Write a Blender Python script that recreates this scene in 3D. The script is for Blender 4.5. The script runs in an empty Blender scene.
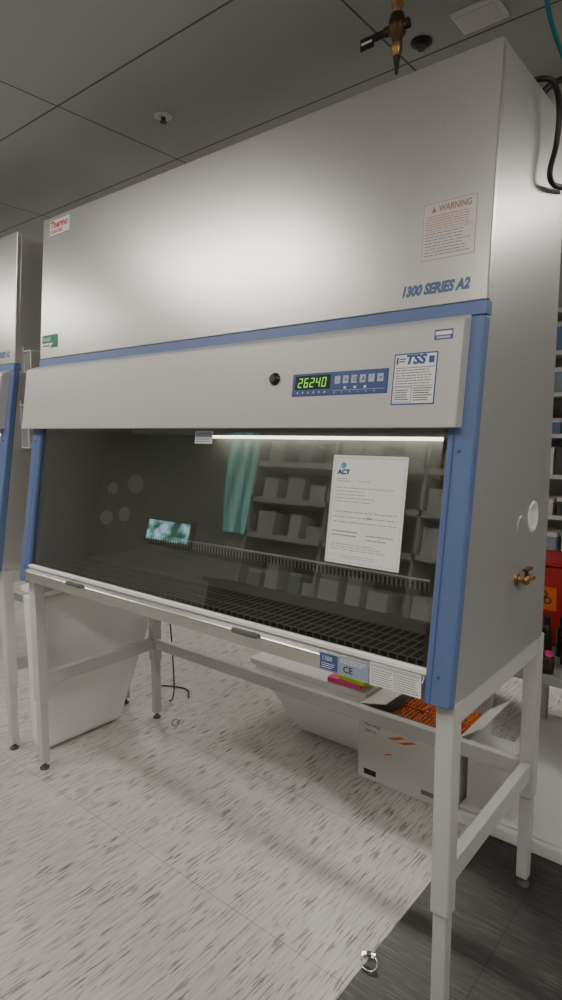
import bpy, bmesh, math, random
from mathutils import Matrix, Vector
random.seed(7)
COL=bpy.context.collection
# ------------------------------------------------------------------ materials
def new_mat(name):
    m=bpy.data.materials.new(name);m.use_nodes=True
    return m,m.node_tree,m.node_tree.nodes['Principled BSDF']
def mat(name,col,rough=.5,metal=0.,emit=None,es=0.,noise=0.,nscale=(8,8,8),bump=0.,spec=.5,alpha=1.,trans=0.):
    m,nt,b=new_mat(name)
    b.inputs['Base Color'].default_value=(*col,1);b.inputs['Roughness'].default_value=rough
    b.inputs['Metallic'].default_value=metal;b.inputs['Specular IOR Level'].default_value=spec
    if trans: b.inputs['Transmission Weight'].default_value=trans
    if alpha<1: b.inputs['Alpha'].default_value=alpha
    if emit: b.inputs['Emission Color'].default_value=(*emit,1);b.inputs['Emission Strength'].default_value=es
    if noise or bump:
        tc=nt.nodes.new('ShaderNodeTexCoord');mp=nt.nodes.new('ShaderNodeMapping');n=nt.nodes.new('ShaderNodeTexNoise')
        mp.inputs['Scale'].default_value=nscale;n.inputs['Scale'].default_value=1;n.inputs['Detail'].default_value=4
        nt.links.new(tc.outputs['Object'],mp.inputs[0]);nt.links.new(mp.outputs[0],n.inputs['Vector'])
        if noise:
            r=nt.nodes.new('ShaderNodeMapRange');r.inputs['To Min'].default_value=1-noise;r.inputs['To Max'].default_value=1+noise
            mx=nt.nodes.new('ShaderNodeVectorMath');mx.operation='SCALE';mx.inputs[0].default_value=col
            nt.links.new(n.outputs[0],r.inputs[0]);nt.links.new(r.outputs[0],mx.inputs['Scale']);nt.links.new(mx.outputs[0],b.inputs['Base Color'])
        if bump:
            bp=nt.nodes.new('ShaderNodeBump');bp.inputs['Strength'].default_value=bump;bp.inputs['Distance'].default_value=.002
            nt.links.new(n.outputs[0],bp.inputs['Height']);nt.links.new(bp.outputs[0],b.inputs['Normal'])
    return m
M={}
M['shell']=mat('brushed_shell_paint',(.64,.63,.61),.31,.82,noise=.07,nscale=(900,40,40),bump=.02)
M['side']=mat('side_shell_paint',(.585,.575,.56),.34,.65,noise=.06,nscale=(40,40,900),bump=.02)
M['panel']=mat('control_panel_paint',(.54,.525,.50),.38,.15,noise=.02,nscale=(30,30,30))
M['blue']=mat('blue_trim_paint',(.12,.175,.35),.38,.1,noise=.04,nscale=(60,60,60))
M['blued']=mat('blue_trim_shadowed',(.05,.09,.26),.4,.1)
M['steel']=mat('brushed_steel',(.60,.59,.57),.22,.97,noise=.12,nscale=(4,300,300),bump=.03)
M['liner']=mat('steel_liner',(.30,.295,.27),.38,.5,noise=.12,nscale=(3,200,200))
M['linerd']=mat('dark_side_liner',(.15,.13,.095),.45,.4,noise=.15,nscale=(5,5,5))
M['stand']=mat('stand_powder_coat',(.57,.565,.55),.45,.05,noise=.03,nscale=(80,80,80),bump=.03)
M['black']=mat('black_plastic',(.012,.012,.013),.4)
M['rubber']=mat('grey_rubber',(.10,.10,.10),.7)
M['white']=mat('white_plastic',(.74,.74,.72),.45,noise=.02,nscale=(5,5,5))
M['foam']=mat('white_foam',(.90,.89,.87),.75,noise=.03,nscale=(60,60,60),bump=.1)
M['paper']=mat('paper_white',(.82,.82,.80),.7)
M['ink']=mat('ink_black',(.03,.03,.035),.7)
M['grey']=mat('ink_grey',(.25,.25,.26),.7)
M['red']=mat('ink_red',(.62,.03,.03),.6)
M['warn']=mat('ink_warning_brown',(.42,.20,.16),.6)
M['warnbg']=mat('label_silver_warm',(.64,.61,.575),.38,.35)
M['green']=mat('ink_green',(.01,.22,.09),.5)
M['inkblue']=mat('ink_blue',(.03,.07,.28),.5)
M['series']=mat('ink_greyblue',(.11,.16,.30),.5)
M['teal']=mat('ink_teal',(.05,.33,.42),.5)
M['labelgrey']=mat('label_bluegrey',(.30,.36,.45),.5)
M['silver']=mat('label_silver',(.62,.61,.58),.45,.3)
M['keypad']=mat('keypad_blue',(.045,.085,.24),.45)
M['button']=mat('button_face',(.45,.50,.58),.5)
M['display']=mat('display_window',(.02,.035,.02),.25)
M['digit']=mat('green_digits',(.1,.5,.05),.5,emit=(.35,1,.12),es=.9)
M['brass']=mat('brass',(.38,.24,.09),.32,.9,noise=.12,nscale=(40,40,40))
M['bronze']=mat('dark_bronze',(.12,.07,.04),.4,.8)
M['lamp']=mat('lamp_diffuser',(.8,.8,.8),.5,emit=(1,.98,.93),es=9.0)
M['fixture']=mat('fixture_diffuser',(.8,.8,.8),.5,emit=(1,.95,.88),es=28.)
M['cardboard']=mat('white_cardboard',(.70,.685,.65),.8,noise=.04,nscale=(40,40,40))
M['kraft']=mat('brown_cardboard',(.36,.25,.15),.85)
M['orange']=mat('orange_plastic',(.80,.17,.02),.45)
M['pink']=mat('pink_plastic',(.90,.05,.28),.5)
M['lime']=mat('lime_plastic',(.55,.75,.03),.5)
M['redbin']=mat('red_bin_plastic',(.45,.012,.012),.4)
M['hoseteal']=mat('teal_hose',(.01,.22,.24),.4)
M['bottle']=mat('amber_glass',(.03,.018,.012),.2)
M['acrylic']=mat('clear_acrylic',(.75,.75,.72),.12,alpha=.10)
M['acrylice']=mat('acrylic_edge',(.85,.85,.83),.2,alpha=.75)
M['wall']=mat('wall_paint',(.46,.455,.44),.8,noise=.02,nscale=(2,2,2))
M['bench']=mat('bench_laminate',(.34,.34,.34),.5,noise=.05,nscale=(6,6,6))
M['cabdark']=mat('dark_base_cabinet',(.10,.10,.095),.6)
M['bluecard']=mat('blue_card',(.16,.25,.42),.6)
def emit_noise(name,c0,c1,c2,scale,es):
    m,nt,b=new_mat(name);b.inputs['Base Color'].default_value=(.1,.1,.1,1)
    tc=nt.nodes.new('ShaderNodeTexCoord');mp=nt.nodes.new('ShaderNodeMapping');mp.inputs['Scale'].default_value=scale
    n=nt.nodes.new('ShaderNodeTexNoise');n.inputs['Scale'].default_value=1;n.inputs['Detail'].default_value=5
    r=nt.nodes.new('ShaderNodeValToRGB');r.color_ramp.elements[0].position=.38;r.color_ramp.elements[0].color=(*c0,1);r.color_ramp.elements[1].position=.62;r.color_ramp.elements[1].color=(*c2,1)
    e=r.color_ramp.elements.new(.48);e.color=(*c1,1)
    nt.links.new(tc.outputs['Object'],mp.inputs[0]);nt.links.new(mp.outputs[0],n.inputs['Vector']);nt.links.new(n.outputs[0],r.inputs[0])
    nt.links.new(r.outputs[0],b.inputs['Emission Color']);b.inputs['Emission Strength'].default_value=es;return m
M['window']=emit_noise('window_daylight_view',(.04,.12,.08),(.22,.48,.48),(.65,.90,1.0),(7,7,9),3.0)
M['curtain']=emit_noise('glowing_green_curtain',(.10,.28,.24),(.20,.46,.39),(.36,.70,.61),(12,12,.8),1.35)  # cloth given its own glow to brighten its reflection in the sash
# tinted glass
g=bpy.data.materials.new('tinted_glass');g.use_nodes=True;nt=g.node_tree;nt.nodes.clear()
o=nt.nodes.new('ShaderNodeOutputMaterial');mx=nt.nodes.new('ShaderNodeMixShader');tr=nt.nodes.new('ShaderNodeBsdfTransparent')
gl=nt.nodes.new('ShaderNodeBsdfGlossy');fr=nt.nodes.new('ShaderNodeFresnel');mu=nt.nodes.new('ShaderNodeMath');mu.operation='MULTIPLY'
ge=nt.nodes.new('ShaderNodeNewGeometry');io=nt.nodes.new('ShaderNodeMapRange');io.inputs['To Min'].default_value=1.52;io.inputs['To Max'].default_value=1/1.52
nt.links.new(ge.outputs['Backfacing'],io.inputs[0]);nt.links.new(io.outputs[0],fr.inputs[0])
tr.inputs[0].default_value=(.64,.64,.60,1);gl.inputs['Roughness'].default_value=.0;gl.inputs[0].default_value=(.95,1,.98,1)
mu.inputs[1].default_value=2.2;mu.use_clamp=True
nt.links.new(fr.outputs[0],mu.inputs[0]);nt.links.new(mu.outputs[0],mx.inputs[0]);nt.links.new(tr.outputs[0],mx.inputs[1]);nt.links.new(gl.outputs[0],mx.inputs[2]);nt.links.new(mx.outputs[0],o.inputs[0])
M['glass']=g
def slot_mat(name,base,slot,period,duty,rough=.4,metal=.6,rows=None):
    m,nt,b=new_mat(name);b.inputs['Roughness'].default_value=rough;b.inputs['Metallic'].default_value=metal
    tc=nt.nodes.new('ShaderNodeTexCoord');s=nt.nodes.new('ShaderNodeSeparateXYZ');nt.links.new(tc.outputs['Object'],s.inputs[0])
    def cell(out,per,d):
        a=nt.nodes.new('ShaderNodeMath');a.operation='DIVIDE';a.inputs[1].default_value=per;nt.links.new(out,a.inputs[0])
        f=nt.nodes.new('ShaderNodeMath');f.operation='FRACT';nt.links.new(a.outputs[0],f.inputs[0])
        l=nt.nodes.new('ShaderNodeMath');l.operation='LESS_THAN';l.inputs[1].default_value=d;nt.links.new(f.outputs[0],l.inputs[0]);return l.outputs[0]
    c=cell(s.outputs['X'],period,duty)
    if rows:
        c2=cell(s.outputs['Y'],rows[0],rows[1]);mm=nt.nodes.new('ShaderNodeMath');mm.operation='MULTIPLY';nt.links.new(c,mm.inputs[0]);nt.links.new(c2,mm.inputs[1]);c=mm.outputs[0]
    mix=nt.nodes.new('ShaderNodeMix');mix.data_type='RGBA';mix.inputs['A'].default_value=(*base,1);mix.inputs['B'].default_value=(*slot,1)
    nt.links.new(c,mix.inputs['Factor']);nt.links.new(mix.outputs['Result'],b.inputs['Base Color']);return m
M['slots']=slot_mat('slotted_rear_grille',(.90,.90,.83),(.01,.01,.01),.018,.48,.4,.0)
M['grille']=slot_mat('slotted_front_grille',(.26,.25,.23),(.0015,.0015,.0015),.026,.74,.7,.0,rows=(.058,.88))
# vinyl floor
def floor_mat(name,base,fleck,sc,thr,amt,tile,seam,rough,rot=0.,wid=.07):
    m,nt,b=new_mat(name);b.inputs['Roughness'].default_value=rough
    tc=nt.nodes.new('ShaderNodeTexCoord')
    def noise(scale,detail,thr0,thr1,rotz=0.,loc=0.):
        mp=nt.nodes.new('ShaderNodeMapping');mp.inputs['Scale'].default_value=scale;mp.inputs['Rotation'].default_value=(0,0,rotz);mp.inputs['Location'].default_value=(loc,loc,0)
        n=nt.nodes.new('ShaderNodeTexNoise');n.inputs['Scale'].default_value=1;n.inputs['Detail'].default_value=detail
        nt.links.new(tc.outputs['Object'],mp.inputs[0]);nt.links.new(mp.outputs[0],n.inputs['Vector'])
        r=nt.nodes.new('ShaderNodeMapRange');r.inputs['From Min'].default_value=thr0;r.inputs['From Max'].default_value=thr1
        nt.links.new(n.outputs[0],r.inputs[0]);return r.outputs[0]
    a=noise(sc,2,thr,thr+wid,rot)
    mk=noise((9,9,1),2,.25,.60)
    mm=nt.nodes.new('ShaderNodeMath');mm.operation='MULTIPLY';nt.links.new(a,mm.inputs[0]);nt.links.new(mk,mm.inputs[1])
    m2=nt.nodes.new('ShaderNodeMath');m2.operation='MULTIPLY';m2.inputs[1].default_value=amt;nt.links.new(mm.outputs[0],m2.inputs[0])
    mix=nt.nodes.new('ShaderNodeMix');mix.data_type='RGBA';mix.inputs['A'].default_value=(*base,1);mix.inputs['B'].default_value=(*fleck,1)
    nt.links.new(m2.outputs[0],mix.inputs['Factor'])
    c=noise((sc[0]*.8,sc[1]*.45,1),2,.35,.7,rot,5.)
    mix3=nt.nodes.new('ShaderNodeMix');mix3.data_type='RGBA';mix3.blend_type='MULTIPLY';mix3.inputs['Factor'].default_value=1
    cr=nt.nodes.new('ShaderNodeMapRange');cr.inputs['To Min'].default_value=1.05;cr.inputs['To Max'].default_value=.82;nt.links.new(c,cr.inputs[0])
    nt.links.new(mix.outputs['Result'],mix3.inputs['A']);nt.links.new(cr.outputs[0],mix3.inputs['B'])
    br=nt.nodes.new('ShaderNodeTexBrick');br.offset=0.;br.inputs['Scale'].default_value=1;br.inputs['Brick Width'].default_value=tile[0];br.inputs['Row Height'].default_value=tile[1]
    br.inputs['Mortar Size'].default_value=.0018;br.inputs['Mortar Smooth'].default_value=0
    br.inputs['Color1'].default_value=(1,1,1,1);br.inputs['Color2'].default_value=(.95,.95,.95,1);br.inputs['Mortar'].default_value=(seam,seam,seam,1)
    nt.links.new(tc.outputs['Object'],br.inputs['Vector'])
    mix2=nt.nodes.new('ShaderNodeMix');mix2.data_type='RGBA';mix2.blend_type='MULTIPLY';mix2.inputs['Factor'].default_value=1
    nt.links.new(mix3.outputs['Result'],mix2.inputs['A']);nt.links.new(br.outputs['Color'],mix2.inputs['B'])
    nt.links.new(mix2.outputs['Result'],b.inputs['Base Color']);return m
M['floor']=floor_mat('light_flecked_vinyl',(.59,.565,.52),(.13,.105,.08),(145,11,1),.545,.80,(.61,.61),.65,.36,rot=.06,wid=.07)
M['floord']=floor_mat('charcoal_vinyl',(.048,.045,.044),(.15,.145,.14),(10,170,1),.53,.5,(.92,.15),.5,.40,wid=.10)
# ceiling tile
m,nt,b=new_mat('ceiling_tile');b.inputs['Roughness'].default_value=.9
tc=nt.nodes.new('ShaderNodeTexCoord');mp=nt.nodes.new('ShaderNodeMapping');mp.inputs['Location'].default_value=(1.74,-.14,0)
br=nt.nodes.new('ShaderNodeTexBrick');br.offset=0;br.inputs['Scale'].default_value=1;br.inputs['Brick Width'].default_value=1.19;br.inputs['Row Height'].default_value=.61;br.inputs['Mortar Size'].default_value=.004;br.inputs['Mortar Smooth'].default_value=0
br.inputs['Color1'].default_value=(.49,.50,.475,1);br.inputs['Color2'].default_value=(.52,.53,.505,1);br.inputs['Mortar'].default_value=(.15,.15,.15,1)
nt.links.new(tc.outputs['Object'],mp.inputs[0]);nt.links.new(mp.outputs[0],br.inputs['Vector']);nt.links.new(br.outputs['Color'],b.inputs['Base Color'])
M['ceil']=m
# ------------------------------------------------------------------ mesh builder
class MB:
    def __init__(s): s.v=[];s.f=[];s.mi=[];s.mats=[];s.sm=[]
    def m(s,k):
        if k not in s.mats: s.mats.append(k)
        return s.mats.index(k)
    def add(s,vs,fs,k,smooth=False):
        o=len(s.v);s.v+= [tuple(v) for v in vs];i=s.m(k)
        for f in fs: s.f.append(tuple(o+a for a in f));s.mi.append(i);s.sm.append(smooth)
        return s
    def box(s,x0,x1,y0,y1,z0,z1,k,T=None):
        vs=[Vector(p) for p in [(x0,y0,z0),(x1,y0,z0),(x1,y1,z0),(x0,y1,z0),(x0,y0,z1),(x1,y0,z1),(x1,y1,z1),(x0,y1,z1)]]
        if T: vs=[T@p for p in vs]
        return s.add(vs,[(3,2,1,0),(4,5,6,7),(0,1,5,4),(1,2,6,5),(2,3,7,6),(3,0,4,7)],k)
    def prism(s,prof,x0,x1,k):
        n=len(prof);vs=[(x0,y,z) for y,z in prof]+[(x1,y,z) for y,z in prof]
        fs=[tuple(range(n-1,-1,-1)),tuple(range(n,2*n))]+[(i,(i+1)%n,n+(i+1)%n,n+i) for i in range(n)]
        return s.add(vs,fs,k)
    def hexa(s,b,t,k):
        return s.add(list(b)+list(t),[(3,2,1,0),(4,5,6,7),(0,1,5,4),(1,2,6,5),(2,3,7,6),(3,0,4,7)],k)
    def lathe(s,c,ax,prof,k,seg=20,cap=True):
        c=Vector(c);ax=Vector(ax).normalized();u=ax.orthogonal().normalized();w=ax.cross(u)
        vs=[];fs=[]
        for d,r in prof:
            for i in range(seg):
                a=2*math.pi*i/seg;vs.append(c+ax*d+u*(r*math.cos(a))+w*(r*math.sin(a)))
        for j in range(len(prof)-1):
            for i in range(seg):
                fs.append((j*seg+i,j*seg+(i+1)%seg,(j+1)*seg+(i+1)%seg,(j+1)*seg+i))
        s.add(vs,fs,k,True)
        if cap:
            s.add(vs[:seg],[tuple(range(seg-1,-1,-1))],k);s.add(vs[-seg:],[tuple(range(seg))],k)
        return s
    def tube(s,pts,r,k,seg=8,sub=6):
        P=[Vector(p) for p in pts];Q=[]
        for i in range(len(P)-1):
            p0=P[max(i-1,0)];p1=P[i];p2=P[i+1];p3=P[min(i+2,len(P)-1)]
            for j in range(sub):
                t=j/sub;Q.append(.5*((2*p1)+(p2-p0)*t+(2*p0-5*p1+4*p2-p3)*t*t+(3*p1-p0-3*p2+p3)*t**3))
        Q.append(P[-1]);vs=[];fs=[];u=None
        for i,q in enumerate(Q):
            d=(Q[min(i+1,len(Q)-1)]-Q[max(i-1,0)]).normalized()
            if u is None: u=d.orthogonal().normalized()
            u=(u-d*u.dot(d)).normalized();w=d.cross(u)
            for a in range(seg):
                an=2*math.pi*a/seg;vs.append(q+u*r*math.cos(an)+w*r*math.sin(an))
        for j in range(len(Q)-1):
            for i in range(seg): fs.append((j*seg+i,j*seg+(i+1)%seg,(j+1)*seg+(i+1)%seg,(j+1)*seg+i))
        fs.append(tuple(range(seg-1,-1,-1)));fs.append(tuple((len(Q)-1)*seg+i for i in range(seg)))
        return s.add(vs,fs,k,True)
    def obj(s,name,parent=None,bevel=0.,label=None,segs=2):
        me=bpy.data.meshes.new(name);me.from_pydata(s.v,[],s.f)
        for k in s.mats: me.materials.append(M[k])
        for p,i,sm in zip(me.polygons,s.mi,s.sm): p.material_index=i;p.use_smooth=sm
        me.update();ob=bpy.data.objects.new(name,me);COL.objects.link(ob)
        if bevel:
            bv=ob.modifiers.new('bevel','BEVEL');bv.width=bevel;bv.segments=segs;bv.limit_method='ANGLE';bv.angle_limit=.6;bv.harden_normals=False
        if parent is not None: attach(ob,parent)
        if label: ob['label']=label
        return ob
def world(o):
    m=o.matrix_basis.copy()
    if o.parent: m=world(o.parent)@o.matrix_parent_inverse@m
    return m
def attach(ob,parent):
    ob.parent=parent;ob.matrix_parent_inverse=world(parent).inverted()
def empty(name,loc,label,cat,group=None):
    e=bpy.data.objects.new(name,None);e.location=loc;e.empty_display_size=.1;COL.objects.link(e)
    e['label']=label;e['category']=cat
    if group:e['group']=group
    return e
def tag(ob,label,cat,group=None):
    ob['label']=label;ob['category']=cat
    if group: ob['group']=group
    return ob
def txt(body,size,bold=0.,shear=0.,align='LEFT',sx=1.):
    c=bpy.data.curves.new('t','FONT');c.body=body;c.size=size;c.offset=bold;c.shear=shear;c.align_x=align;c.align_y='BOTTOM'
    c.resolution_u=3
    o=bpy.data.objects.new('t',c);COL.objects.link(o);dg=bpy.context.evaluated_depsgraph_get();dg.update()
    me=bpy.data.meshes.new_from_object(o.evaluated_get(dg))
    vs=[(v.co.x*sx,v.co.y) for v in me.vertices];fs=[tuple(p.vertices) for p in me.polygons]
    bpy.data.objects.remove(o);bpy.data.curves.remove(c);bpy.data.meshes.remove(me);return vs,fs
def flat(mb,O,U,V,els,lift=.0006):
    O=Vector(O);U=Vector(U).normalized();V=Vector(V).normalized();N=U.cross(V)
    for i,e in enumerate(els):
        L=N*(lift*(e.get('l',1)))
        if e['t']=='r':
            x0,y0,x1,y1=e['b'];mb.add([O+U*x+V*y+L for x,y in [(x0,y0),(x1,y0),(x1,y1),(x0,y1)]],[(0,1,2,3)],e['m'])
        elif e['t']=='p':
            mb.add([O+U*x+V*y+L for x,y in e['pts']],[tuple(range(len(e['pts'])))],e['m'])
        else:
            vs,fs=txt(e['s'],e['z'],e.get('bold',0),e.get('sh',0),e.get('a','LEFT'),e.get('sx',1))
            x,y=e['at'];mb.add([O+U*(x+a)+V*(y+b)+L for a,b in vs],fs,e['m'])
def R(x0,y0,x1,y1,m,l=1): return dict(t='r',b=(x0,y0,x1,y1),m=m,l=l)
def T(s,x,y,z,m,l=2,**k): return dict(t='t',s=s,at=(x,y),z=z,m=m,l=l,**k)
def disc(cx,cy,r,m,l=2,n=16): return dict(t='p',pts=[(cx+r*math.cos(2*math.pi*i/n),cy+r*math.sin(2*math.pi*i/n)) for i in range(n)],m=m,l=l)
def lines(x0,x1,y0,y1,n,m,th=.3,l=2,rag=.3):
    out=[];dy=(y1-y0)/n
    for i in range(n):
        y=y0+dy*(i+.3);xe=x1-(x1-x0)*rag*random.random();x=x0
        while x<xe:
            wl=(x1-x0)*random.uniform(.06,.18);out.append(R(x,y,min(x+wl,xe),y+dy*th,m,l));x+=wl+(x1-x0)*.02
    return out
SEG={'0':'abcdef','2':'abged','4':'fgbc','6':'afgcde'}
def sevenseg(s,x,y,w,h,gap,th,m,l,sl=.12):
    out=[]
    for ch in s:
        for q in SEG[ch]:
            r={'a':(th*.6,h-th,w-th*.6,h),'d':(th*.6,0,w-th*.6,th),'g':(th*.6,h/2-th/2,w-th*.6,h/2+th/2),'f':(0,h/2+th*.2,th,h-th*.3),'b':(w-th,h/2+th*.2,w,h-th*.3),'e':(0,th*.3,th,h/2-th*.2),'c':(w-th,th*.3,w,h/2-th*.2)}[q]
            x0,y0,x1,y1=r
            out.append(dict(t='p',pts=[(x+x0+sl*y0,y+y0),(x+x1+sl*y0,y+y0),(x+x1+sl*y1,y+y1),(x+x0+sl*y1,y+y1)],m=m,l=l))
        x+=w+gap
    return out
# ------------------------------------------------------------------ room
def st(ob): ob['kind']='structure';return ob
XL,XR,YF,YB,H=-6.5,3.,-3.4,5.,2.75
st(MB().box(XL,-.265,YF,YB,-.05,0,'floor').box(-.265,XR,YF,YB,-.05,0,'floord').obj('floor'))
st(MB().box(XL,XR,YF,YB,H,H+.05,'ceil').obj('ceiling'))
st(MB().box(XL,XR,YB,YB+.1,0,H,'wall').obj('wall_back'))
st(MB().box(XL,XR,YF-.1,YF,0,H,'wall').obj('wall_front'))
st(MB().box(XL-.1,XL,YF,YB,0,H,'wall').obj('wall_left'))
st(MB().box(XR,XR+.1,YF,YB,0,H,'wall').obj('wall_right'))
st(MB().box(XL,XR,YB-.015,YB,0,.1,'rubber').obj('baseboard_back'))
w=MB().box(-5.35,-4.60,YF+.001,YF+.02,1.17,1.40,'window').box(-5.40,-5.35,YF+.001,YF+.04,1.14,1.43,'bench').box(-4.60,-4.55,YF+.001,YF+.04,1.14,1.43,'bench').box(-5.35,-4.60,YF+.001,YF+.04,1.40,1.43,'bench').box(-5.35,-4.60,YF+.001,YF+.04,1.14,1.17,'bench')
st(w.obj('window_1'))
c=MB()  # out-of-view curtain, slanted to look upright in the sash reflection
for i in range(8):
    a=i/8;b_=(i+1)/8;yy=-3.33+(.03 if i%2 else 0)
    xt0,xt1=-4.28+.48*a,-4.28+.48*b_;xb0,xb1=-4.04+.46*a,-4.04+.46*b_
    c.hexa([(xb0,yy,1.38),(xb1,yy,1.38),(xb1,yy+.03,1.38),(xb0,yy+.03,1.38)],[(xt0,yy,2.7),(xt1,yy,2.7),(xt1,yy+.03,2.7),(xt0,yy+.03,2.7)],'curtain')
c=c.obj('curtain');tag(c,'pale green curtain beside the window, with an added glow','curtain')
def fixture(x,y,lx=1.2,ly=.3):
    e=empty('ceiling_light',(x,y,H),'recessed rectangular white ceiling light panel, switched on','ceiling light','recessed ceiling lights')
    MB().box(x-lx/2-.02,x+lx/2+.02,y-ly/2-.02,y+ly/2+.02,H-.012,H-.001,'white').obj('light_frame',e)
    MB().box(x-lx/2,x+lx/2,y-ly/2,y+ly/2,H-.016,H-.0125,'fixture').obj('light_diffuser',e)
for x,y in [(-2.15,-1.25),(-.1,-2.1),(-4.6,-1.25),(1.6,-.6),(1.3,2.4),(-1.9,2.8),(-4.6,2.2)]: fixture(x,y)
# ------------------------------------------------------------------ biosafety cabinet
W=1.93;ZB=.862;ZS=1.776;ZT=2.37;D=.682
def yl(z): return .1296*(z-.8641)/.9095
def yu(z): return .1296+.0447*(z-1.7736)/.5967
ul=Vector((0,yl(1.774),1.774))-Vector((0,0,.8641));ul.normalize()
uu=Vector((0,.0447,.5967)).normalized()
nl=Vector((1,0,0)).cross(ul)
nu=Vector((1,0,0)).cross(uu)
cab=empty('biosafety_cabinet',(-W/2,D/2,ZB),'tall grey steel biosafety cabinet with blue trim and tinted glass sash','biosafety cabinet','biosafety cabinets')
b=MB()
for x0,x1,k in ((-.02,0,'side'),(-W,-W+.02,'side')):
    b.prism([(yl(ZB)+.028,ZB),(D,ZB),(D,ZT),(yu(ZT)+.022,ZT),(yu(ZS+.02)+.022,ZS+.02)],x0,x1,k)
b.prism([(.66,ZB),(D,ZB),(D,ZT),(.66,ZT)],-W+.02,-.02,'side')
b.prism([(yu(ZT)+.022,ZT-.02),(.66,ZT-.02),(.66,ZT),(yu(ZT)+.022,ZT)],-W+.02,-.02,'shell')
b.prism([(.03,ZB),(.66,ZB),(.66,ZB+.02),(.03,ZB+.02)],-W+.02,-.02,'stand')
b.prism([(yl(1.55)+.10,1.53),(.66,1.53),(.66,1.55),(yl(1.55)+.10,1.55)],-W+.02,-.02,'liner')
b.obj('body',cab)
MB().prism([(yu(ZS+.019),ZS+.019),(yu(ZS+.019)+.0215,ZS+.019),(yu(ZT)+.0205,ZT),(yu(ZT),ZT+.002)],-W-.002,.002,'shell').obj('upper_front_panel',cab,.003)
MB().prism([(yl(ZS-.012)-.002,ZS-.014),(yl(ZS)+.03,ZS-.014),(yu(ZS+.018)+.03,ZS+.018),(yu(ZS+.018)-.002,ZS+.018)],-W-.003,.003,'blue').obj('trim_strip',cab,.002)
for x0,x1,n in ((-.064,.003,0),(-W-.003,-W+.06,1)):
    p=MB()
    p.prism([(yl(.862)-.006,.862),(yl(.862)+.028,.862),(yl(ZS-.015)+.028,ZS-.015),(yl(ZS-.015)-.004,ZS-.015)],x0,x1,'blue')
    o=p.obj('side_post',cab,.006)
    for z in (.93,1.45):
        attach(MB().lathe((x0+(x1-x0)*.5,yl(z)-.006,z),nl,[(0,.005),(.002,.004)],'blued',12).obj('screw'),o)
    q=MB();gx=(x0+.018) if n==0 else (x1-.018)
    q.add([Vector((gx+dx,yl(z)-.0062,z)) for dx,z in ((-.002,.87),(.002,.87),(.002,1.49),(-.002,1.49))],[(0,1,2,3)],'blued')  # flat strip on the post; groove shade is put into its darker blue
    attach(q.obj('post_groove_shade'),o)
b=MB()
b.prism([(.62,.90),(.64,.90),(.64,1.53),(.62,1.53)],-W+.09,-.09,'liner')
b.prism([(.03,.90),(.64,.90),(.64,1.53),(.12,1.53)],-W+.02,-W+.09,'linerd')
b.prism([(.04,.90),(.64,.90),(.64,1.53),(.13,1.53)],-.09,-.021,'liner')
b.prism([(.05,.90),(.62,.90),(.62,.93),(.05,.93)],-W+.09,-.09,'liner')
b.obj('interior_liner',cab)
MB().box(-W+.092,-.092,.606,.6195,.956,.986,'slots').box(-W+.092,-.092,.598,.6195,.986,.993,'white').obj('rear_grille',cab,label='pale slotted steel exhaust strip')
MB().box(-W+.092,-.092,.045,.235,.9305,.942,'grille').obj('front_grille',cab,label='black perforated air intake grille')
MB().box(-1.38,-.12,.55,.60,1.464,1.475,'lamp').box(-W+.092,-.092,.53,.619,1.477,1.53,'white').obj('lamp',cab,label='fluorescent lamp strip under the cabinet hood')
for y,z,r in ((.41,1.23,.028),(.54,1.245,.045),(.37,1.10,.032),(.47,1.105,.034)):
    MB().lathe((-W+.0905,y,z),(1,0,0),[(0,r),(.006,r),(.008,r*.85),(.008,r*.7),(.012,r*.6)],'silver',24).obj('service_port',cab,label='round service fitting cover')
MB().prism([(yl(.925)+.008,.925),(yl(.925)+.013,.925),(yl(1.52)+.013,1.52),(yl(1.52)+.008,1.52)],-W+.055,-.055,'glass').obj('sash_window',cab,label='tinted glass sash')
MB().prism([(yl(.93)-.004,.926),(yl(.93)+.018,.926),(yl(.93)+.018,.938),(yl(.93)-.004,.938)],-W+.058,-.06,'paper').obj('sash_seal',cab,.002,label='white sash bottom strip')
for x in (-1.50,-.62):
    MB().box(x-.05,x+.05,-.022,-.004,.908,.922,'rubber').obj('sash_handle',cab,.004)
MB().prism([(-.010,.872),(.04,.872),(.04,.925),(.004,.925),(-.010,.912)],-W+.056,-.062,'steel').obj('sill',cab,.003,label='brushed steel front sill')
PY=.042
cp=MB().prism([(yl(1.505)-PY,1.503),(yl(1.505)+.02,1.503),(yl(1.765)-.001,1.765),(yl(1.742)-PY+.004,1.750),(yl(1.735)-PY,1.738)],-W-.03,-.03,'panel').obj('control_panel',cab,.004)
def onP(x,z): return Vector((x,yl(z)-PY,z))
def place(name,O,els,parent=cab,U=(1,0,0),V=ul,label=None,lift=.0004):
    mb=MB();flat(mb,O,U,V,els,lift);o=mb.obj(name)
    attach(o,parent)
    if label:o['label']=label
    return o
kx0,kx1,kz0,kz1=-.51,-.212,1.588,1.650
kw=kx1-kx0;kh=kz1-kz0
k=MB()
flat(k,onP(kx0,kz0),(1,0,0),ul,[R(0,0,kw,kh,'inkblue',1),R(.003,.003,kw-.003,kh-.003,'keypad',2),R(.135,.012,kw-.008,.013,'button',3)]+
  [R(.14+.024*i,.006,.143+.024*i,.009,'button',3) for i in range(6)]+[disc(.020+.018*i,.010,.003,'button',3,8) for i in range(6)])
o=k.obj('keypad',cp,label='blue membrane keypad with push buttons')
k=MB();flat(k,onP(kx0,kz0),(1,0,0),ul,[R(.010,.018,.126,.056,'display',3)]+sevenseg('26240',.020,.024,.013,.025,.0066,.0022,'digit',4))
attach(k.obj('digital_display'),o);k
icons=['-','+','O','A','*','=']
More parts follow.
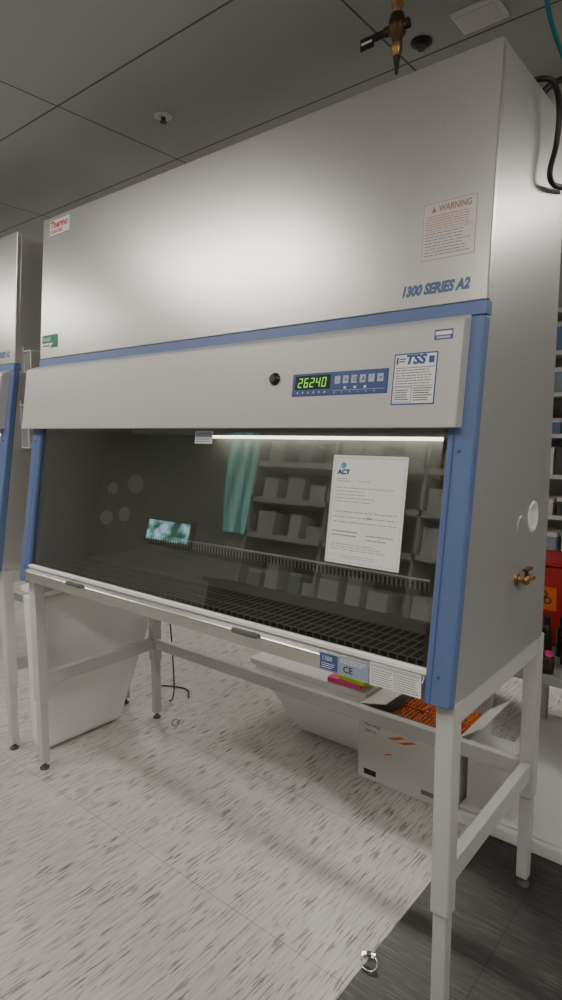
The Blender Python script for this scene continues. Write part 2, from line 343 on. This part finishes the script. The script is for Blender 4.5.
for i in range(6):
    k=MB();x=.140+.0255*i
    flat(k,onP(kx0,kz0),(1,0,0),ul,[R(x,.030,x+.017,.050,'button',3),T(icons[i],x+.005,.031,.016,'inkblue',4,bold=.0004)])
    attach(k.obj('push_button'),o)
for i in range(3):
    k=MB();x=.170+.03*i
    flat(k,onP(kx0,kz0),(1,0,0),ul,[R(x,.016,x+.007,.022,'paper',3)]);attach(k.obj('indicator_light'),o)
MB().lathe(onP(-.575,1.640),nl,[(0,.018),(.003,.018),(.005,.014),(.012,.013),(.014,.010)],'black',24).obj('key_lock',cp,label='round black lock knob')
place('certification_label',onP(-.200,1.558),[R(0,0,.114,.124,'inkblue',1),R(.0035,.0035,.1105,.1205,'paper',2),
  R(.007,.098,.012,.115,'inkblue',3),T('TSS',.030,.092,.030,'inkblue',3,bold=.0014,sh=.2,sx=1.15),R(.014,.109,.032,.112,'inkblue',3),R(.014,.103,.030,.106,'inkblue',3),R(.092,.098,.106,.114,'inkblue',3),
  R(.006,.088,.108,.0895,'inkblue',3)]+lines(.008,.106,.048,.086,6,'grey',.4,3,.2)+[R(.006,.044,.108,.0455,'inkblue',3)]+[R(.006,.006,.054,.042,'inkblue',3),R(.007,.007,.053,.041,'paper',4)]+lines(.010,.05,.010,.038,5,'ink',.4,5,.2)+lines(.058,.106,.008,.042,6,'ink',.4,3,.2),parent=cp,label='white label with blue border and lettering')
place('asset_label',onP(-.100,1.706),[R(0,0,.046,.024,'keypad',1),R(.003,.011,.043,.020,'paper',2),R(.006,.003,.040,.008,'button',2)],parent=cp)
def onU(x,z): return Vector((x,yu(z),z))
place('logo_badge',onU(-1.880,2.292),[R(0,0,.150,.066,'warn',1),R(.002,.002,.148,.064,'paper',2),T('Thermo',.008,.024,.038,'red',3,bold=.0014),T('SCIENTIFIC',.010,.006,.018,'red',3,bold=.0006)],V=uu,label='bordered white badge with red lettering')
place('green_sticker',onU(-1.915,1.838),[R(0,0,.118,.054,'green',1),R(0,0,.118,.020,'paper',2),T('PASSED',.008,.024,.022,'paper',3,sx=.8),R(.006,.006,.06,.012,'green',3)]+[dict(t='p',pts=[(.06,.0),(.118,.0),(.118,.04)],m='green',l=4)],V=uu,label='green and white certification sticker')
place('warning_label',onU(-.170,1.905),[R(0,0,.134,.135,'warn',1),R(.0012,.0012,.1328,.1338,'warnbg',2),dict(t='p',pts=[(.020,.112),(.034,.112),(.027,.126)],m='warn',l=3),T('WARNING',.040,.108,.021,'warn',3,sx=.80,bold=.0006)]+lines(.008,.126,.070,.106,6,'warn',.3,3,.1)+lines(.008,.126,.008,.066,8,'grey',.3,3,.2)+[R(.008,.067,.126,.068,'warn',3)],V=uu,label='silver warning label with reddish border')
place('series_lettering',onU(-.220,1.820),[T('1300 SERIES A2',0,0,.034,'series',1,bold=.0022,sh=.25,sx=.80)],V=uu,label='blue italic lettering')
def onS(x,z): return Vector((x,-.0105,z))
place('rating_label',onS(-.358,.875),[R(0,0,.150,.048,'labelgrey',1),R(.003,.003,.058,.045,'keypad',2),T('1300',.008,.024,.017,'paper',3),T('CE',.075,.004,.024,'ink',2,bold=.0005)]+lines(.066,.145,.031,.046,3,'paper',.35,2,.3)+lines(.008,.053,.006,.022,3,'paper',.35,3,.3),V=(0,0,1),label='blue-grey rating label with certification mark')
place('instruction_label',onS(-.204,.874),[R(0,0,.138,.058,'paper',1),R(.0675,.002,.069,.056,'grey',2),R(.002,.046,.136,.055,'silver',2)]+lines(.004,.064,.003,.044,7,'grey',.35,2,.2)+lines(.072,.134,.003,.044,7,'grey',.35,2,.2),V=(0,0,1),label='white instruction label with small print')
place('sash_sticker',Vector((-.935,yl(1.455)+.007,1.455)),[R(0,0,.08,.04,'paper',1),R(.004,.020,.076,.036,'labelgrey',2)]+lines(.006,.072,.003,.018,2,'grey',.4,2,.2),label='small sticker on the glass')
MB().lathe((0,.54,1.25),(1,0,0),[(0,.046),(.002,.045),(.003,.037),(.0012,.035),(.0012,.01)],'white',28).obj('port_cover',cab,label='round white port cover')
MB().lathe((0,.435,1.235),(1,0,0),[(0,.030),(.0015,.029),(.002,.02)],'side',24).obj('port_cover',cab)
v=MB().lathe((0,.42,1.09),(1,0,0),[(0,.018),(.005,.018),(.007,.009),(.020,.009),(.022,.013),(.032,.013),(.036,.007)],'brass',16)
v.lathe((.027,.42,1.10),(0,0,1),[(0,.006),(.018,.006)],'bronze',10).box(.020,.034,.405,.452,1.116,1.123,'bronze').lathe((.027,.43,1.09),(0,1,0),[(0,.008),(.030,.007),(.032,.010),(.038,.010)],'brass',14)
v.obj('gas_valve',cab,.0015,label='brass gas valve')
# ------------------------------------------------------------------ paper sheet
ps=MB();U=(1,0,0);O=Vector((-.384,yl(1.150)+.006,1.150))
cw,ch=.222,.285
flat(ps,O,U,ul,[R(0,0,cw,ch,'paper',1)])
flat(ps,O-Vector((0,.0008,0)),U,ul,[R(.006,.006,cw-.006,.0066,'teal',1),R(.006,.006,.0066,ch-.006,'teal',1),R(cw-.0066,.006,cw-.006,ch-.006,'teal',1),R(.006,ch-.0066,cw-.006,ch-.006,'teal',1)]+
 [disc(.034,.258,.009,'labelgrey',1),disc(.037,.260,.006,'teal',1.5),T('ACT',.018,.232,.017,'inkblue',2,bold=.0010,sx=1.1)]+
 [T('Certificate',.085,.214,.008,'grey',1)]+lines(.018,.06,.214,.226,2,'grey',.3,1)+lines(.016,.205,.160,.205,5,'grey',.16,1,.6)+lines(.016,.206,.105,.145,3,'grey',.12,1,.02)+[T('Pass',.12,.120,.009,'ink',2)]+lines(.016,.10,.070,.090,2,'grey',.3,1)+lines(.12,.206,.064,.086,2,'grey',.22,1)+lines(.016,.19,.035,.055,3,'grey',.2,1,.3)+lines(.05,.17,.015,.026,2,'grey',.2,1,.2))
ob=ps.obj('paper_sheet');tag(ob,'white printed certificate sheet taped on the tinted glass sash','paper sheet')
# ------------------------------------------------------------------ stand
def make_stand(dx=0.):
    s=empty('cabinet_stand',(-W/2+dx,.37,0),'pale grey square-tube steel stand carrying the cabinet','stand','cabinet stands')
    h=.0235;hi=.0185;cx=.0245
    ys=(.056,.69)
    for x in (-cx,-W+cx):
        for y in ys:
            o=MB().box(x-h+dx,x+h+dx,y-h,y+h,.315,ZB-.001,'stand').box(x-hi+dx,x+hi+dx,y-hi,y+hi,.03,.315,'stand').obj('leg',s,.004)
            attach(MB().lathe((x+dx,y,0),(0,0,1),[(0,.02),(.008,.02),(.012,.010),(.032,.009)],'rubber',16).obj('foot'),o)
            for z in (.335,.375): attach(MB().lathe((x+dx,y-h,z),(0,-1,0),[(0,.0035),(.0012,.003)],'stand',10).obj('bolt'),o)
    for x in (-cx,-W+cx):
        MB().box(x-.015+dx,x+.015+dx,ys[0]+h,ys[1]-h,.378,.436,'stand').obj('side_rail',s,.003)
        MB().box(x-.02+dx,x+.02+dx,ys[0]+h,ys[1]-h,.800,ZB-.001,'stand').obj('side_rail',s,.003)
    MB().box(-W+cx+h+dx,-cx-h+dx,ys[1]-.015,ys[1]+.015,.378,.430,'stand').obj('cross_rail',s,.003)
    MB().box(-W+cx+h+dx,-cx-h+dx,ys[1]-.02,ys[1]+.02,.80,ZB-.001,'stand').obj('cross_rail',s,.003)
    MB().box(-W+cx+h+dx,-cx-h+dx,.075,.105,.835,ZB-.001,'stand').obj('cross_rail',s,.003)
    return s
make_stand()
# ------------------------------------------------------------------ neighbouring cabinet (copy)
DX=-2.15
cab2=cab.copy();COL.objects.link(cab2);cab2.location=cab.location+Vector((DX,0,0))
cab2['label']='second grey steel biosafety cabinet with blue trim standing beside the first'
SKIP=('warning_label','certification_label','port_cover','gas_valve','instruction_label','rating_label','logo_badge')
def copy_children(src,dst):
    kids=[o for o in bpy.data.objects if o.parent is not None and o.parent.name==src.name]
    for c in kids:
        if c.name.split('.')[0] in SKIP: continue
        pinv=c.matrix_parent_inverse.copy()
        n=c.copy();n.parent=dst;n.matrix_parent_inverse=pinv;COL.objects.link(n);copy_children(c,n)
copy_children(cab,cab2)
make_stand(DX)
for z0,z1,y0,y1 in ((1.76,1.87,.175,.33),(1.42,1.63,.15,.33)):
    x=DX+.0005
    h_=MB().box(x,x+.003,y0,y1,z0,z1,'acrylic').box(x+.06,x+.063,y0,y1,z0,z1-.02,'acrylic').box(x+.003,x+.06,y0,y0+.003,z0,z1-.02,'acrylic').box(x+.003,x+.06,y1-.003,y1,z0,z1-.02,'acrylic').box(x,x+.064,y0,y1,z0-.004,z0,'acrylice')
    h_.box(x+.060,x+.064,y0-.001,y1,z1-.022,z1-.018,'acrylice').box(x+.061,x+.065,y0-.002,y0+.002,z0,z1-.02,'acrylice').box(x,x+.064,y0-.001,y0+.002,z1-.022,z1-.018,'acrylice').box(x,x+.003,y0-.001,y0+.003,z0,z1,'acrylice')
    h_.obj('document_holder',cab2,label='clear acrylic holder')
# ------------------------------------------------------------------ foam tubs
def tub(name,bt,tp,z1,label,lip=.03,bev=.012):
    e=empty(name,((bt[0]+bt[1])/2,(bt[2]+bt[3])/2,0),label,'foam box')
    zl=z1-lip;f=zl/z1
    def at(f): return [bt[i]+(tp[i]-bt[i])*f for i in range(4)]
    def q(a,z): return [(a[0],a[2],z),(a[1],a[2],z),(a[1],a[3],z),(a[0],a[3],z)]
    MB().hexa(q(bt,.001),q(at(f),zl),'foam').obj('tub_body',e,bev,segs=4)
    MB().hexa(q(at(f),zl+.001),q(tp,z1),'foam').obj('lid',e,.006,segs=3)
    return e
tub('foam_box',(-2.135,-2.03,.12,.56),(-2.135,-1.95,.10,.84),.79,'tall smooth white foam box with slanted sides beside the stand',bev=.03)
tub('foam_box',(-1.25,-.88,1.06,1.40),(-1.52,-.815,.98,1.46),.335,'low white foam box with slanted sides standing behind the stand')
for k,x0,x1,y0,y1,z,a,lb in (('pink',-1.03,-.86,.99,1.08,.336,.08,'bright pink foam pad lying on the foam box'),('lime',-.97,-.825,.99,1.10,.3605,-.08,'lime green plastic pad lying on the pink pad'),('keypad',-1.05,-.90,1.12,1.22,.336,.05,'dark blue folder lying on the foam box')):
    cx,cy=(x0+x1)/2,(y0+y1)/2
    TT=Matrix.Translation((cx,cy,0))@Matrix.Rotation(a,4,'Z')
    o=MB().box(x0-cx,x1-cx,y0-cy,y1-cy,z,z+.024,k,TT).obj('plastic_pad',None,.003);tag(o,lb,'pad')
# ------------------------------------------------------------------ cardboard box
bx0,bx1,by0,by1,bz=-.80,-.34,.90,1.22,.325
e=empty('cardboard_box',((bx0+bx1)/2,(by0+by1)/2,0),'open white cardboard box with orange print, filled with orange racks','cardboard box')
t=.005
b=MB().box(bx0,bx1,by0,by0+t,.001,bz,'cardboard').box(bx0,bx1,by1-t,by1,.001,bz,'cardboard').box(bx0,bx0+t,by0+t,by1-t,.001,bz,'cardboard').box(bx1-t,bx1,by0+t,by1-t,.001,bz,'cardboard').box(bx0+t,bx1-t,by0+t,by1-t,.001,.006,'cardboard')
b.obj('box_body',e)
MB().hexa([(bx0,by1,bz),(bx1,by1,bz),(bx1,by1+.004,bz),(bx0,by1+.004,bz)],[(bx0,by1+.05,bz+.13),(bx1,by1+.05,bz+.13),(bx1,by1+.054,bz+.13),(bx0,by1+.054,bz+.13)],'cardboard').obj('flap',e)
MB().hexa([(bx1,by0,bz),(bx1+.004,by0,bz),(bx1+.004,by1,bz),(bx1,by1,bz)],[(bx1+.08,by0,bz+.06),(bx1+.084,by0,bz+.06),(bx1+.084,by1,bz+.06),(bx1+.08,by1,bz+.06)],'cardboard').obj('flap',e)
MB().hexa([(bx0+.001,by0+.01,bz),(bx0+.005,by0+.01,bz),(bx0+.005,by1-.01,bz),(bx0+.001,by1-.01,bz)],[(bx0+.12,by0+.01,bz+.028),(bx0+.124,by0+.01,bz+.026),(bx0+.124,by1-.01,bz+.026),(bx0+.12,by1-.01,bz+.028)],'cardboard').obj('flap',e)
mb=MB();flat(mb,(bx0,by0-.0005,0),(1,0,0),(0,0,1),[T('MATRIX',.03,.235,.022,'ink',1),T('1000 uL',.03,.210,.018,'ink',1)]);attach(mb.obj('box_lettering'),e)
mb=MB();flat(mb,(bx0,by0-.0005,0),(1,0,0),(0,0,1),[R(.03,.02,.09,.045,'ink',1)]);attach(mb.obj('printed_patch'),e)
mb=MB();flat(mb,(bx0,by0-.0005,0),(1,0,0),(0,0,1),[R(.30,.03,.40,.05,'grey',1)]);attach(mb.obj('printed_patch'),e)
for pts in ([(.14,.215),(.17,.215),(.23,.238),(.20,.238)],[(.19,.210),(.22,.210),(.28,.233),(.25,.233)],[(.12,.135),(.135,.135),(.17,.150),(.155,.150)]):
    mb=MB();flat(mb,(bx0,by0-.0005,0),(1,0,0),(0,0,1),[dict(t='p',pts=pts,m='orange',l=1)]);attach(mb.obj('orange_stripe'),e)
for i in range(3):
    for j in range(2):
        x=bx0+.125+.108*i;y=by0+.03+.13*j
        r=MB().box(x,x+.1,y,y+.12,.02,.290+.012*j,'orange')
        for a in range(5):
            for c in range(6): r.lathe((x+.012+a*.0178,y+.013+c*.019,.290+.012*j),(0,0,1),[(0,.006),(.012,.006)],'kraft' if (a+c)%3==0 else 'orange',8)
        o=r.obj('tip_rack',None,.002);tag(o,'orange plastic tip rack packed inside the cardboard box','rack','orange racks in the box')
# ------------------------------------------------------------------ white low platform + bench at the back right
o=MB().box(-.33,1.3,.86,1.12,.001,.05,'white').box(-.33,1.3,.875,1.90,.0505,.065,'white').obj('low_platform',None,.006);tag(o,'low white platform lying on the dark floor behind the stand','platform')
BZ=.60
e=empty('lab_bench',(.4,1.5,0),'grey lab bench with white cabinets behind the biosafety cabinet','bench')
MB().box(-.34,1.3,1.02,1.88,BZ-.035,BZ,'bench').obj('worktop',e,.004)
MB().box(-.06,1.28,1.30,1.86,.0655,BZ-.036,'white').obj('base_cabinet',e,.004)
for x,y in ((-.32,1.82),(1.25,1.05)): MB().box(x,x+.035,y,y+.035,.066,BZ-.036,'stand').obj('bench_leg',e)
e=empty('shelf_unit',(.2,1.7,BZ),'grey open shelving standing behind the biosafety cabinet','shelf')
for x in (-.74,.5,1.26): MB().box(x,x+.03,1.90,2.16,.001,2.4,'stand').obj('upright',e)
SH=(.66,.86,1.06,1.26,1.46,1.66,1.86,2.06)
for z in SH: MB().box(-.71,1.26,1.90,2.16,z,z+.02,'white').obj('shelf_board',e)
MB().box(-.71,1.26,2.165,2.175,.6,2.4,'bench').obj('back_board',e)
for zi in SH[1:-1]:
    x=-.50
    while x<.1:
        wd_=random.uniform(.05,.10);h=random.uniform(.06,.14);k=random.choice(['black','cardboard','bluecard','paper','labelgrey','kraft','rubber'])
        o=MB().box(x,x+wd_,1.92,2.08,zi+.0205,zi+.02+h,k).box(x-.002,x+wd_+.002,1.918,2.082,zi+.02+h-.02,zi+.02+h+.002,random.choice(['white',k])).obj('storage_box',None,.002);tag(o,'small lidded storage box standing on an open shelf','box','boxes on the open shelves')
        x+=wd_+random.uniform(.01,.03)
# red bin
e=empty('waste_bin',(-.13,1.46,BZ+.001),'red biohazard waste bin with orange sticker on the bench','waste bin')
z0=BZ+.001
MB().hexa([(-.22,1.36,z0),(-.06,1.36,z0),(-.06,1.54,z0),(-.22,1.54,z0)],[(-.24,1.34,z0+.34),(-.04,1.34,z0+.34),(-.04,1.56,z0+.34),(-.24,1.56,z0+.34)],'redbin').obj('bin_body',e,.01)
MB().box(-.25,-.03,1.33,1.57,z0+.342,z0+.37,'redbin').obj('lid',e,.008)
mb=MB();BO=(-.238,1.350,z0+.155);BV=(0,-.06,1)
flat(mb,BO,(1,0,0),BV,[R(0,0,.10,.10,'orange',1)],.002)
for a in range(3):
    an=math.pi/2+a*2*math.pi/3;cx,cz=.05+.018*math.cos(an),.05+.018*math.sin(an);n=14
    for i in range(n):
        t0=2*math.pi*i/n;t1=2*math.pi*(i+1)/n
        flat(mb,BO,(1,0,0),BV,[dict(t='p',pts=[(cx+.016*math.cos(t0),cz+.016*math.sin(t0)),(cx+.016*math.cos(t1),cz+.016*math.sin(t1)),(cx+.010*math.cos(t1),cz+.010*math.sin(t1)),(cx+.010*math.cos(t0),cz+.010*math.sin(t0))],m='ink',l=2)],.002)
attach(mb.obj('biohazard_sticker'),e)
for x,y,h,k in ((-.12,1.10,.13,'black'),(-.08,1.06,.08,'pink'),(-.17,1.12,.15,'black'),(-.13,1.20,.17,'black'),(-.02,1.12,.14,'white'),(-.20,1.06,.06,'pink'),(-.28,1.08,.12,'black'),(-.31,1.14,.13,'white'),(-.24,1.16,.15,'black'),(-.09,1.27,.16,'black'),(-.05,1.19,.18,'black')):
    e=empty('bottle',(x,y,BZ),'small dark reagent bottle with coloured cap on the bench','bottle','bottles on the bench')
    MB().lathe((x,y,BZ+.0005),(0,0,1),[(0,.021),(.003,.022),(h*.7,.022),(h*.82,.010)],'bottle',16).obj('glass_body',e)
    MB().lathe((x,y,BZ+.0005),(0,0,1),[(h*.82,.014),(h,.014)],k,14).obj('cap',e)
e=empty('white_carton',(-.2,.98,.066),'small white carton with lid standing on the low platform','carton')
MB().box(-.31,-.13,.90,1.00,.066,.30,'cardboard').obj('carton_body',e,.003)
MB().box(-.312,-.128,.898,1.002,.3005,.32,'paper').obj('lid',e,.003)
# ------------------------------------------------------------------ ceiling items
e=empty('sprinkler_head',(-1.48,.45,H),'small round sprinkler head on the ceiling','sprinkler')
MB().lathe((-1.48,.45,H-.0005),(0,0,-1),[(0,.036),(.004,.035),(.006,.022)],'paper',24).obj('escutcheon',e)
MB().lathe((-1.48,.45,H-.0065),(0,0,-1),[(0,.010),(.014,.008),(.016,.015),(.018,.015)],'rubber',12).obj('deflector',e)
o=MB().box(-.33,-.19,.60,.71,H-.012,H-.001,'paper').box(-.32,-.20,.61,.70,H-.016,H-.0125,'white').obj('ceiling_plate',None,.002);tag(o,'small white plate fixed flat on the ceiling','ceiling plate')
e=empty('gas_drop',(-.34,.30,H),'brass gas valve hanging from the ceiling above the cabinet','gas valve')
MB().lathe((-.34,.30,H-.001),(0,0,-1),[(0,.030),(.006,.029),(.008,.010),(.09,.010),(.092,.017),(.120,.017),(.122,.009),(.14,.009)],'brass',16).obj('pipe',e)
MB().lathe((-.34,.30,H-.141),(0,0,-1),[(0,.017),(.018,.023),(.05,.023),(.058,.014),(.075,.014)],'bronze',16).lathe((-.375,.30,H-.175),(1,0,0),[(0,.013),(.07,.013)],'bronze',12).obj('valve_body',e)
MB().lathe((-.34,.30,H-.2165),(0,0,-1),[(0,.016),(.014,.016),(.03,.010)],'brass',8).obj('nut',e)
MB().lathe((-.34,.30,H-.2470),(0,0,-1),[(0,.010),(.02,.007),(.045,.004)],'black',10).obj('nozzle',e)
MB().box(-.415,-.36,.292,.308,H-.182,H-.168,'black').box(-.455,-.41,.296,.300,H-.198,H-.165,'black').obj('handle',e,.002,label='black lever with hanging tag')
MB().box(-.450,-.415,.2945,.2955,H-.184,H-.178,'paper').obj('tag_print',e)
e=empty('ceiling_fitting',(-.46,.67,H),'small round black fitting on the ceiling','ceiling fitting')
MB().lathe((-.46,.67,H-.0005),(0,0,-1),[(0,.035),(.006,.034),(.012,.02)],'black',18).obj('base_plate',e)
MB().lathe((-.46,.67,H-.013),(0,0,-1),[(0,.015),(.012,.012)],'rubber',14).obj('knob',e)
o=MB().lathe((-.9,1.15,2.62),(1,0,0),[(0,.05),(2.6,.05)],'white',20)
for x in (-.6,.3,1.2): o.lathe((x,1.15,2.62),(1,0,0),[(0,.056),(.03,.056)],'stand',20).box(x+.008,x+.022,1.143,1.157,2.67,H-.001,'steel')
o=o.obj('ceiling_pipe');tag(o,'horizontal pale insulated pipe hung below the ceiling','pipe')
o=MB().tube([(-.10,.43,2.379),(.0,.43,2.385),(.03,.455,2.370),(.035,.485,2.32),(.03,.49,2.24),(.025,.465,2.17),(.025,.485,2.145),(.025,.56,2.155),(.03,.70,2.19)],.0075,'black').obj('power_cable');tag(o,'thick black cable hanging down the side of the cabinet','cable')
# hoses hanging beside the top corner
o=MB().tube([(.02,.36,2.749),(.02,.37,2.62),(.02,.39,2.55),(.025,.43,2.50),(.03,.50,2.465),(.03,.57,2.455),(.03,.72,2.475),(.03,.9,2.52)],.006,'hoseteal').obj('teal_hose');tag(o,'thin teal hose hanging from the ceiling','hose')
e=empty('black_hose',(.02,.325,H),'black hose with thick connector hanging from the ceiling','hose')
MB().tube([(.02,.325,2.749),(.02,.33,2.66),(.02,.335,2.60)],.008,'black').obj('hose_tube',e)
MB().lathe((.02,.336,2.60),(0,0,-1),[(0,.010),(.005,.014),(.05,.014),(.055,.010),(.075,.007)],'black',14).obj('connector',e)
o=MB().tube([(-.02,.50,2.379),(.01,.52,2.41),(.03,.58,2.43),(.03,.75,2.44),(.03,.9,2.46)],.009,'black').obj('short_cable');tag(o,'short dark cable lying over the cabinet top edge','cable')
# ------------------------------------------------------------------ floor clips, cable
for x,y,a in ((-.27,.12,.4),(-1.77,.73,1.4)):
    e=empty('floor_ring',(x,y,0),'small chrome ring anchor with plate lying on the floor','ring anchor','floor ring anchors')
    MB().box(-.020,.020,-.009,.009,.0005,.005,'steel',Matrix.Translation((x,y,0))@Matrix.Rotation(a,4,'Z')).lathe((x,y,.0055),(0,0,1),[(0,.008),(.006,.007),(.008,.004)],'rubber',12).obj('plate',e,.001)
    pts=[(x+.022*math.cos(a)+.022*math.cos(t)*1.1,y-.03+.018*math.sin(t),.013+.009*math.sin(t)) for t in [i*math.pi/5 for i in range(11)]]
    MB().tube(pts,.0032,'steel').obj('ring',e)
o=MB().tube([(-1.87,.74,.75),(-1.90,.80,.30),(-1.98,.86,.02),(-2.12,.86,.006),(-2.2,.95,.006),(-2.05,1.02,.006),(-1.95,.95,.006)],.004,'black').obj('floor_cable');tag(o,'thin black cable hanging down to the floor','cable')
# ------------------------------------------------------------------ lab furniture opposite (seen mirrored in the sash)
e=empty('wall_shelving',(-2.2,-3.2,0),'white lab shelving and dark bench along the opposite wall','shelving')
MB().box(-3.6,-.6,-3.35,-2.7,.86,.90,'cabdark').obj('worktop',e)
MB().box(-3.6,-.6,-3.35,-2.8,.05,.86,'cabdark').obj('base_cabinet',e)
for z in (1.35,1.7,2.05,2.35): MB().box(-3.5,-.7,-3.38,-3.05,z,z+.05,'white').obj('shelf_board',e)
UX=(-3.5,-2.6,-1.7,-.73)
for x in UX: MB().box(x,x+.03,-3.38,-3.05,.90,2.4,'stand').obj('upright',e)
for z in (.90,1.40,1.75,2.10):
    x=-3.4
    while x<-.95:
        w_=random.uniform(.1,.22);h_=random.uniform(.1,.24)
        for u_ in UX:
            if x-.01<u_+.03 and x+w_+.01>u_: x=u_+.045
        if x+w_>-.75: break
        o=MB().box(x,x+w_,-3.33,-3.1,z+.001,z+h_,random.choice(['white','cardboard','white','labelgrey','cardboard','paper'])).box(x-.003,x+w_+.003,-3.332,-3.098,z+h_-.03,z+h_+.003,'white').obj('storage_box');tag(o,'storage box on the shelving of the opposite wall','box','boxes on the opposite shelving')
        x+=w_+random.uniform(.03,.2)
# ------------------------------------------------------------------ camera
cam=bpy.data.objects.new('camera',bpy.data.cameras.new('camera'));COL.objects.link(cam)
cam.matrix_world=Matrix.Translation((.5583,-1.2849,1.4981))@(Matrix.Rotation(.6878,4,'Z')@Matrix.Rotation(math.pi/2-.1128,4,'X')@Matrix.Rotation(.0006,4,'Z'))
cam.data.sensor_fit='VERTICAL';cam.data.sensor_height=24;cam.data.lens=617.39/1000*24;cam.data.clip_start=.02
bpy.context.scene.camera=cam
wd=bpy.data.worlds.new('world');bpy.context.scene.world=wd;wd.use_nodes=True
wd.node_tree.nodes['Background'].inputs[0].default_value=(.5,.5,.5,1);wd.node_tree.nodes['Background'].inputs[1].default_value=.3
